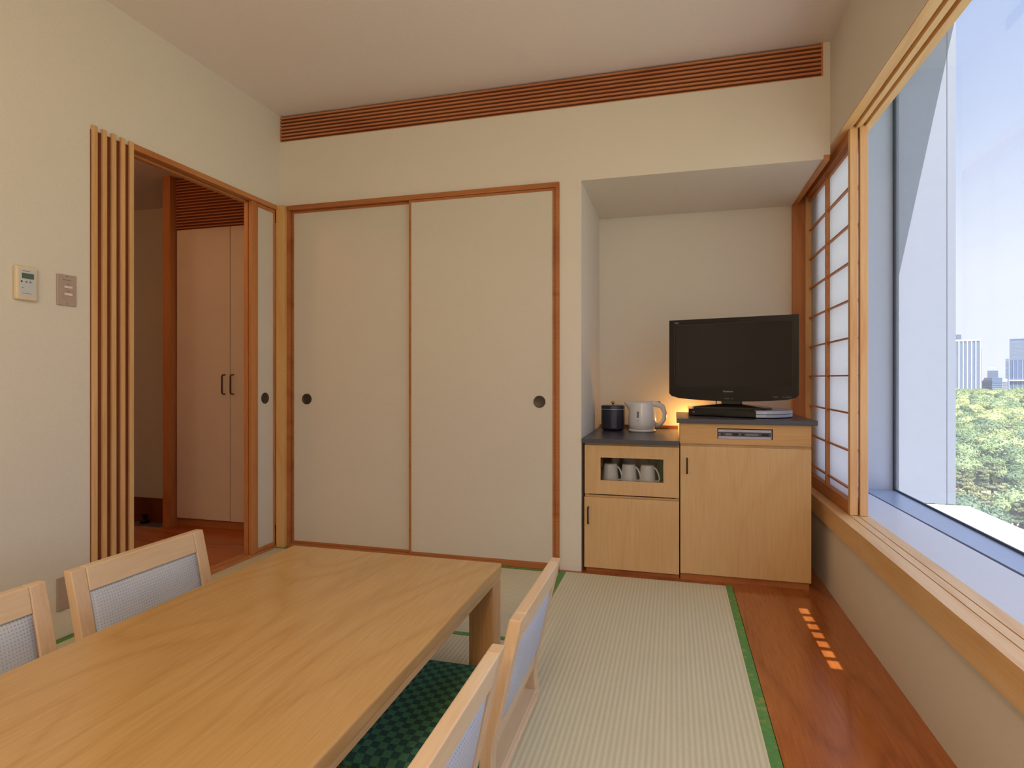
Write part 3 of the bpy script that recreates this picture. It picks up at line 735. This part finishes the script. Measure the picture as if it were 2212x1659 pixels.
# ------------------------------------------------------------------ disc player and television
pts = [(0.075, 3.175), (0.105, 3.150), (0.378, 3.020), (0.378, 3.42), (0.13, 3.44), (0.075, 3.42)]
p = thing('disc_player', 'flat black disc player with a silver curved corner under the television', 'disc player', (0.3, 3.25, 0.777))
obj('casing', prism(B(), pts, 0.781, 0.814), 'gloss', p, bevel=0.002)
arc = [(0.378, 3.020), (0.425, 3.022), (0.475, 3.040), (0.525, 3.080), (0.560, 3.140), (0.570, 3.20), (0.565, 3.38), (0.378, 3.42)]
obj('silver_corner', prism(B(), arc, 0.781, 0.814), 'silver', p, bevel=0.002, label='silver curved end of the player')
obj('dark_groove', prism(B(), [(x + (0.0015 if i else 0), y - 0.0012) for i, (x, y) in enumerate(arc[:6])] + [(0.56, 3.2), (0.38, 3.1)], 0.7955, 0.7985), 'panel_dark', p)
obj('left_knob', lathe(B(), [(0.007, 0), (0.007, 0.003), (0.0, 0.004)], (0.099, 3.151, 0.7975), 20, 'Y'), 'pull', p)
for fx, fy in ((0.12, 3.20), (0.48, 3.15), (0.12, 3.36), (0.50, 3.33)): obj('foot', boxes((fx, fx + 0.03, fy, fy + 0.03, 0.777, 0.781)), 'dark', p)

tv = thing('television', 'black flat television with a swivel stand in front of the niche wall', 'television', (0.287, 3.225, 0.8142), -math.radians(16.2))
W, zb, zt = 0.316, 0.055, 0.466            # half width, bottom and top above the player
# body outline with gently bowed lower edge, front at local y = -0.02
outl = [(-W, zt), (-W, zb + 0.02)] + [(-W + 0.012, zb + 0.006)] + [(-W + 2 * W * k / 12, zb - 0.018 * (1 - (2 * k / 12 - 1) ** 2)) for k in range(1, 12)] + [(W - 0.012, zb + 0.006), (W, zb + 0.02), (W, zt)]
def ring(bm, pts2, y): return [bm.verts.new((x, y, z)) for x, z in pts2]
bd = B(); A = ring(bd, outl, -0.022); C = ring(bd, [(x * 0.985, z + (0.004 if z < 0.2 else -0.004)) for x, z in outl], 0.012); D = ring(bd, [(x * 0.86, 0.08 + (z - 0.055) * 0.84) for x, z in outl], 0.055)
k = len(outl)
for P, Q in ((A, C), (C, D)):
    for i in range(k): bd.faces.new((P[i], P[(i + 1) % k], Q[(i + 1) % k], Q[i]))
bd.faces.new(D)
# front bezel ring around the screen recess
sx, s0, s1 = W - 0.026, zb + 0.056, zt - 0.028
inn = [(-sx, s1), (-sx, s0), (sx, s0), (sx, s1)]
I = ring(bd, inn, -0.022); J = ring(bd, inn, -0.016)
for i in range(4): bd.faces.new((I[i], I[(i + 1) % 4], J[(i + 1) % 4], J[i]))
lw = A[1:-1]
bd.faces.new((A[0], A[1], I[1], I[0])); bd.faces.new((A[-1], I[3], I[2], A[-2])); bd.faces.new((A[0], I[0], I[3], A[-1]))
bd.faces.new([I[1]] + lw + [I[2]])
cb_ = obj('cabinet_shell', bd, 'dark', tv, local=True)
obj('screen', boxes((-sx, sx, -0.0165, -0.015, s0, s1)), 'screen', tv, local=True)
obj('screen_rim', boxes((-sx, sx, -0.0225, -0.0165, s1 - 0.004, s1), (-sx, -sx + 0.004, -0.0225, -0.0165, s0, s1), (sx - 0.004, sx, -0.0225, -0.0165, s0, s1)), 'gloss', tv, local=True)
obj('neck', prism(B(), [(-0.052, 0.0), (-0.045, -0.016), (0.045, -0.016), (0.052, 0.0), (0.045, 0.045), (-0.045, 0.045)], 0.006, 0.048), 'gloss', tv, local=True, bevel=0.002)
bs = B(); prism(bs, [(-0.195, -0.02), (-0.17, -0.085), (0.17, -0.085), (0.195, -0.02), (0.16, 0.10), (-0.16, 0.10)], 0.0, 0.010)
up = [vv for vv in bs.verts if vv.co.z > 0.005]
bt = B(); lo_ = ring(bt, [(0, 0)], 0); bt.clear()
ptsA = [(-0.195, -0.02), (-0.17, -0.085), (0.17, -0.085), (0.195, -0.02), (0.16, 0.10), (-0.16, 0.10)]
va = [bs.verts.new((x, y, 0.010)) for x, y in ptsA]; vb = [bs.verts.new((x * 0.30, y * 0.35, 0.024)) for x, y in ptsA]
for i in range(6): bs.faces.new((va[i], va[(i + 1) % 6], vb[(i + 1) % 6], vb[i]))
bs.faces.new(vb)
obj('stand_base', bs, 'gloss', tv, local=True)
text_mesh('brand_lettering', 'Panasonic', 0.0125, 'silver', tv, (-0.012, -0.0226, 0.088), (PI / 2, 0, 0))
text_mesh('series_lettering', 'VIERA', 0.0095, 'silver', tv, (-W + 0.040, -0.0226, zt - 0.016), (PI / 2, 0, 0))
for a, b, z in ((-0.03, -0.005, 0.0495), (0.004, 0.012, 0.0495), (0.20, 0.222, 0.062), (0.244, 0.252, 0.062), (0.257, 0.283, 0.062)): obj('indicator_mark', boxes((a, b, -0.0225, -0.0219, z, z + 0.0025)), 'mark', tv, local=True)
cdl = B(); tube(cdl, [(-0.09, 0.03, 0.05), (-0.085, 0.05, 0.03), (-0.10, 0.08, 0.005), (-0.12, 0.12, 0.004)], 0.0022, 8); obj('power_cord', cdl, 'cord', tv, local=True, smooth=True)

# unseen fixture made up to carry the room's fill light
t = thing('ceiling_lamp', 'added square fill light on the ceiling above the near end of the room', 'lamp', (-0.15, -1.0, ZC))
obj('lamp_frame', boxes((-0.67, 0.37, -1.52, -1.50, 2.40, ZC), (-0.67, 0.37, -0.50, -0.48, 2.40, ZC), (-0.67, -0.65, -1.50, -0.50, 2.40, ZC), (0.35, 0.37, -1.50, -0.50, 2.40, ZC)), 'frame_x', t)
obj('diffuser', boxes((-0.65, 0.35, -1.50, -0.50, 2.405, 2.41)), 'fill_glow', t)

# ------------------------------------------------------------------ outside: park and towers, seen from a high floor
GZ = -24.0
n = NT('park_ground'); v = n.coord(); f = n.noise(v, 0.12, 5, 0.7)
M['ground'] = n.set(n.ramp(f, [(0.35, lin((96, 108, 74))), (0.52, lin((150, 148, 112))), (0.66, lin((212, 202, 178)))]), 0.95)
g = B(); gv = [g.verts.new(p) for p in ((-600, -300, GZ), (2600, -300, GZ), (2600, 2600, GZ), (-600, 2600, GZ))]; g.faces.new(gv)
tag(obj('park_ground', g, 'ground'), 'sandy and grassy park ground far below the window', 'ground'); bpy.data.objects['park_ground']['kind'] = 'structure'


def leafmat(name, c1, c2):
    n = NT(name); v = n.coord(); f = n.noise(v, 0.9, 4, 0.7); i = n.new('ShaderNodeObjectInfo')
    f2 = n.math('ADD', n.math('MULTIPLY', f, 0.7), n.math('MULTIPLY', i.outputs['Random'], 0.45))
    m = n.set(n.ramp(f2, [(0.3, lin(c1)), (0.8, lin(c2))]), 0.7, 0, 0.3); return m


M['leaf_a'] = leafmat('leaves_round_tree', (80, 108, 68), (184, 188, 124))
M['leaf_b'] = leafmat('leaves_dark_tree', (66, 92, 70), (146, 162, 112))
M['leaf_c'] = leafmat('needles_pine', (76, 96, 70), (164, 160, 112))
M['bark'] = plain('bark', (116, 84, 66), 0.9, var=0.2, scale=6)


def crown(blobs, nleaf, ls, seed):
    rr = random.Random(seed); bm = B()
    for (c, r) in blobs:
        m = Matrix.Translation(c) @ Matrix.Diagonal((r[0] * 0.86, r[1] * 0.86, r[2] * 0.86, 1))
        bmesh.ops.create_icosphere(bm, subdivisions=2, radius=1.0, matrix=m)
    tot = sum(b[1][0] ** 2 for b in blobs)
    for (c, r) in blobs:
        for _ in range(int(nleaf * r[0] ** 2 / tot)):
            z = rr.uniform(-0.35, 1); a = rr.uniform(0, 2 * PI); q = math.sqrt(max(0, 1 - z * z))
            nrm = Vector((q * math.cos(a), q * math.sin(a), z)); p = Vector(c) + Vector((nrm.x * r[0], nrm.y * r[1], nrm.z * r[2])) * rr.uniform(0.86, 1.08)
            d = (nrm + Vector((rr.uniform(-1, 1), rr.uniform(-1, 1), rr.uniform(-0.6, 1))) * 0.8).normalized()
            u = d.orthogonal().normalized(); u.rotate(Matrix.Rotation(rr.uniform(0, 6.3), 3, d)); w_ = d.cross(u); s = ls * rr.uniform(0.6, 1.3)
            vs = [bm.verts.new(p + u * s * x + w_ * s * y * 0.7) for x, y in ((-1, 0), (0, -0.6), (1, 0), (0, 0.6))]
            bm.faces.new(vs)
    return bm


def blobset(seed, n, R, H, z0):
    rr = random.Random(seed); L = [((0, 0, z0 + H * 0.45), (R * 0.72, R * 0.72, H * 0.48))]
    for i in range(n):
        a = 2 * PI * i / n * 2.4 + rr.uniform(-.3, .3); q = R * rr.uniform(0.35, 0.68); z = z0 + H * rr.uniform(0.3, 0.72) * (1.15 - 0.4 * q / R)
        r = R * rr.uniform(0.30, 0.42); L.append(((q * math.cos(a), q * math.sin(a), z), (r, r, r * 0.8)))
    return L


def trunk(h, r, bend=0.3, seed=0):
    rr = random.Random(seed); bm = B()
    tube(bm, [(0, 0, 0), (bend * 0.4, 0.1, h * 0.4), (bend, -0.1, h * 0.75), (bend * 0.8, 0, h)], [r, r * 0.8, r * 0.6, r * 0.4], 8)
    for i in range(4):
        a = rr.uniform(0, 6.3); tube(bm, [(bend, 0, h * (0.5 + 0.1 * i)), (bend + math.cos(a) * 1.6, math.sin(a) * 1.6, h * (0.7 + 0.1 * i))], [r * 0.4, r * 0.15], 6)
    return bm


protos = []
for s in range(3):
    protos.append(('round_tree', crown(blobset(s, 11, 4.6, 6.0, 2.2), 1500, 0.34, s), 'leaf_a', trunk(5, 0.3, 0.3, s)))
for s in range(3, 5):
    protos.append(('dark_tree', crown(blobset(s, 9, 4.0, 7.4, 2.0), 1500, 0.32, s), 'leaf_b', trunk(6, 0.3, 0.2, s)))
for s in range(5, 8):
    rr = random.Random(s); L = []
    for i in range(9):
        a = rr.uniform(0, 6.3); z = 2.6 + i * 0.62; q = (1 - i / 10) * rr.uniform(1.0, 2.6); r = (1.15 - i / 14) * rr.uniform(1.2, 1.7)
        L.append(((q * math.cos(a), q * math.sin(a), z), (r, r, 0.42)))
    protos.append(('pine_tree', crown(L, 1300, 0.30, s), 'leaf_c', trunk(8.2, 0.24, 0.5, s)))
PM = []
for nm, cbm, lm, tbm in protos:
    r = []
    for bm_, mt, q in ((cbm, lm, 'crown'), (tbm, 'bark', 'trunk')):
        me = bpy.data.meshes.new(nm + '_' + q); bm_.to_mesh(me); bm_.free(); me.materials.append(M[mt]); r.append(me)
    PM.append((nm, r))

F_ = Vector((-math.sin(TH), math.cos(TH), 0)); R_ = Vector((math.cos(TH), math.sin(TH), 0))
rt = random.Random(11); placed = []
tries = 0
while tries < 9000:
    tries += 1
    r = 90 * (880 / 90) ** (rt.random() ** 0.75); al = math.radians(rt.uniform(35.3, 43.5))
    s = 0.75 + r / 900.0
    P = F_ * r * math.cos(al) + R_ * r * math.sin(al)
    sp = (5.2 if r < 230 else 6.3) * s
    if all((P - q[0]).length > 0.62 * (sp + q[1]) * 0.95 for q in placed): placed.append((P, sp, s, r, al))
placed.sort(key=lambda q: q[3])
labels = {'pine_tree': ('open pine tree on the sandy slope at the bottom of the window view', 'tree', 'pines on the near slope of the park'),
          'round_tree': ('round yellow-green tree crown in the park seen through the window', 'tree', 'round trees in the park'),
          'dark_tree': ('taller blue-green tree crown in the park seen through the window', 'tree', 'darker trees in the park')}
far_bm = B(); cnt = 0
for P, sp, s, r, al in placed:
    if r < 165: pi_ = rt.choice([5, 6, 7, 5, 6, 7, 3])
    elif r < 300: pi_ = rt.choice([0, 1, 3, 4, 5, 4, 3])
    else: pi_ = rt.choice([0, 1, 2, 0, 1, 2, 3, 4])
    nm, (cm, tm) = PM[pi_]
    if cnt < 300:
        cnt += 1
        loc = (P.x, P.y, GZ); rot = (0, 0, rt.uniform(0, 6.28)); sc = s * rt.uniform(0.85, 1.2)
        lb, ct, gp = labels[nm]
        uu = 1106 + 1275 * math.tan(al)
        side = 'left of the gap, below the ribbed tower' if uu < 2120 else 'in the middle, below the gap between the towers' if uu < 2172 else 'at the right, below the blue tower'
        band = 'nearest' if r < 165 else 'near' if r < 240 else 'middle' if r < 330 else 'far' if r < 450 else 'farthest'
        lb = labels[nm][0].split(' in the park')[0].split(' on the sandy')[0] + ', ' + band + ' row, ' + side; gp = gp + ', ' + band + ' ' + side.split(',')[0]
        if r < 300:
            e = thing(nm, lb, ct, loc, rot[2], gp); e.scale = (sc, sc, sc * rt.uniform(0.85, 1.1))
            for q, me in (('crown', cm), ('trunk', tm)):
                o = bpy.data.objects.new(q, me); COL.objects.link(o); o.parent = e
        else:
            o = bpy.data.objects.new(nm, cm); COL.objects.link(o); o.location = loc; o.rotation_euler = rot; o.scale = (sc, sc, sc); tag(o, lb, ct, gp)
    else:
        mtx = Matrix.Translation((P.x, P.y, GZ)) @ Matrix.Rotation(rt.uniform(0, 6.28), 4, 'Z') @ Matrix.Scale(s, 4)
        n0 = len(far_bm.verts)
        far_bm.from_mesh(cm); far_bm.verts.ensure_lookup_table()
        bmesh.ops.transform(far_bm, matrix=mtx, verts=far_bm.verts[n0:])
print('trees', len(placed), cnt)
if len(far_bm.verts):
    me = bpy.data.meshes.new('far_trees'); far_bm.to_mesh(me); me.materials.append(M['leaf_a'])
    o = bpy.data.objects.new('far_treetops', me); COL.objects.link(o); tag(o, 'band of farthest treetops in front of the towers', 'trees'); o['kind'] = 'stuff'
far_bm.free()

# towers; each stands in its own frame turned like the view
M['tower_glass'] = plain('tower_glass', (112, 124, 150), 0.3, var=0.08, scale=0.3)  # distance haze is put into these bluish tower colours
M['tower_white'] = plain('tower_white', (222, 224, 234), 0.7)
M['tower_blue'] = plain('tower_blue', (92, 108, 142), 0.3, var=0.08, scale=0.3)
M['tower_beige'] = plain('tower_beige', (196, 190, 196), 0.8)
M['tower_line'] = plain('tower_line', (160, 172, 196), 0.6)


def upx(u, w): return (u - 1106) / 1275 * w
def vz(v_, w): return 0.97 + (817 - v_) / 1275 * w


def tower(name, label, u0, u1, vt, w, depth, mat, extras=()):
    x0, x1 = upx(u0, w), upx(u1, w); zt_ = vz(vt, w); c = F_ * w + R_ * (x0 + x1) / 2
    al = math.atan(((u0 + u1) / 2 - 1106) / 1275)          # each tower squarely faces the hotel
    t = thing(name, label, 'building', (c.x, c.y, GZ), TH - al)
    h = (x1 - x0) / 2 * math.cos(al); H = zt_ - GZ
    obj('tower_body', boxes((-h, h, 0, depth, 0, H)), mat, t, local=True)
    for q, m, fn in extras: obj(q, fn(h, H, depth), m, t, local=True)
    return t


def vfins(nf, wd):
    def f(h, H, d):
        bm = B()
        for i in range(nf): x = -h + 2 * h * i / (nf - 1); box(bm, x - wd / 2, x + wd / 2, -0.8, 0.2, 0, H)
        box(bm, -h - 0.4, h + 0.4, -0.8, 0.2, H - 1.2, H + 0.8); return bm
    return f


def bands(nb, z0f, th):
    def f(h, H, d):
        bm = B()
        for i in range(nb): z = H * z0f + (H * (1 - z0f) - 3) * i / nb; box(bm, -h - 0.3, h + 0.3, -0.5, 0.2, z, z + th)
        return bm
    return f


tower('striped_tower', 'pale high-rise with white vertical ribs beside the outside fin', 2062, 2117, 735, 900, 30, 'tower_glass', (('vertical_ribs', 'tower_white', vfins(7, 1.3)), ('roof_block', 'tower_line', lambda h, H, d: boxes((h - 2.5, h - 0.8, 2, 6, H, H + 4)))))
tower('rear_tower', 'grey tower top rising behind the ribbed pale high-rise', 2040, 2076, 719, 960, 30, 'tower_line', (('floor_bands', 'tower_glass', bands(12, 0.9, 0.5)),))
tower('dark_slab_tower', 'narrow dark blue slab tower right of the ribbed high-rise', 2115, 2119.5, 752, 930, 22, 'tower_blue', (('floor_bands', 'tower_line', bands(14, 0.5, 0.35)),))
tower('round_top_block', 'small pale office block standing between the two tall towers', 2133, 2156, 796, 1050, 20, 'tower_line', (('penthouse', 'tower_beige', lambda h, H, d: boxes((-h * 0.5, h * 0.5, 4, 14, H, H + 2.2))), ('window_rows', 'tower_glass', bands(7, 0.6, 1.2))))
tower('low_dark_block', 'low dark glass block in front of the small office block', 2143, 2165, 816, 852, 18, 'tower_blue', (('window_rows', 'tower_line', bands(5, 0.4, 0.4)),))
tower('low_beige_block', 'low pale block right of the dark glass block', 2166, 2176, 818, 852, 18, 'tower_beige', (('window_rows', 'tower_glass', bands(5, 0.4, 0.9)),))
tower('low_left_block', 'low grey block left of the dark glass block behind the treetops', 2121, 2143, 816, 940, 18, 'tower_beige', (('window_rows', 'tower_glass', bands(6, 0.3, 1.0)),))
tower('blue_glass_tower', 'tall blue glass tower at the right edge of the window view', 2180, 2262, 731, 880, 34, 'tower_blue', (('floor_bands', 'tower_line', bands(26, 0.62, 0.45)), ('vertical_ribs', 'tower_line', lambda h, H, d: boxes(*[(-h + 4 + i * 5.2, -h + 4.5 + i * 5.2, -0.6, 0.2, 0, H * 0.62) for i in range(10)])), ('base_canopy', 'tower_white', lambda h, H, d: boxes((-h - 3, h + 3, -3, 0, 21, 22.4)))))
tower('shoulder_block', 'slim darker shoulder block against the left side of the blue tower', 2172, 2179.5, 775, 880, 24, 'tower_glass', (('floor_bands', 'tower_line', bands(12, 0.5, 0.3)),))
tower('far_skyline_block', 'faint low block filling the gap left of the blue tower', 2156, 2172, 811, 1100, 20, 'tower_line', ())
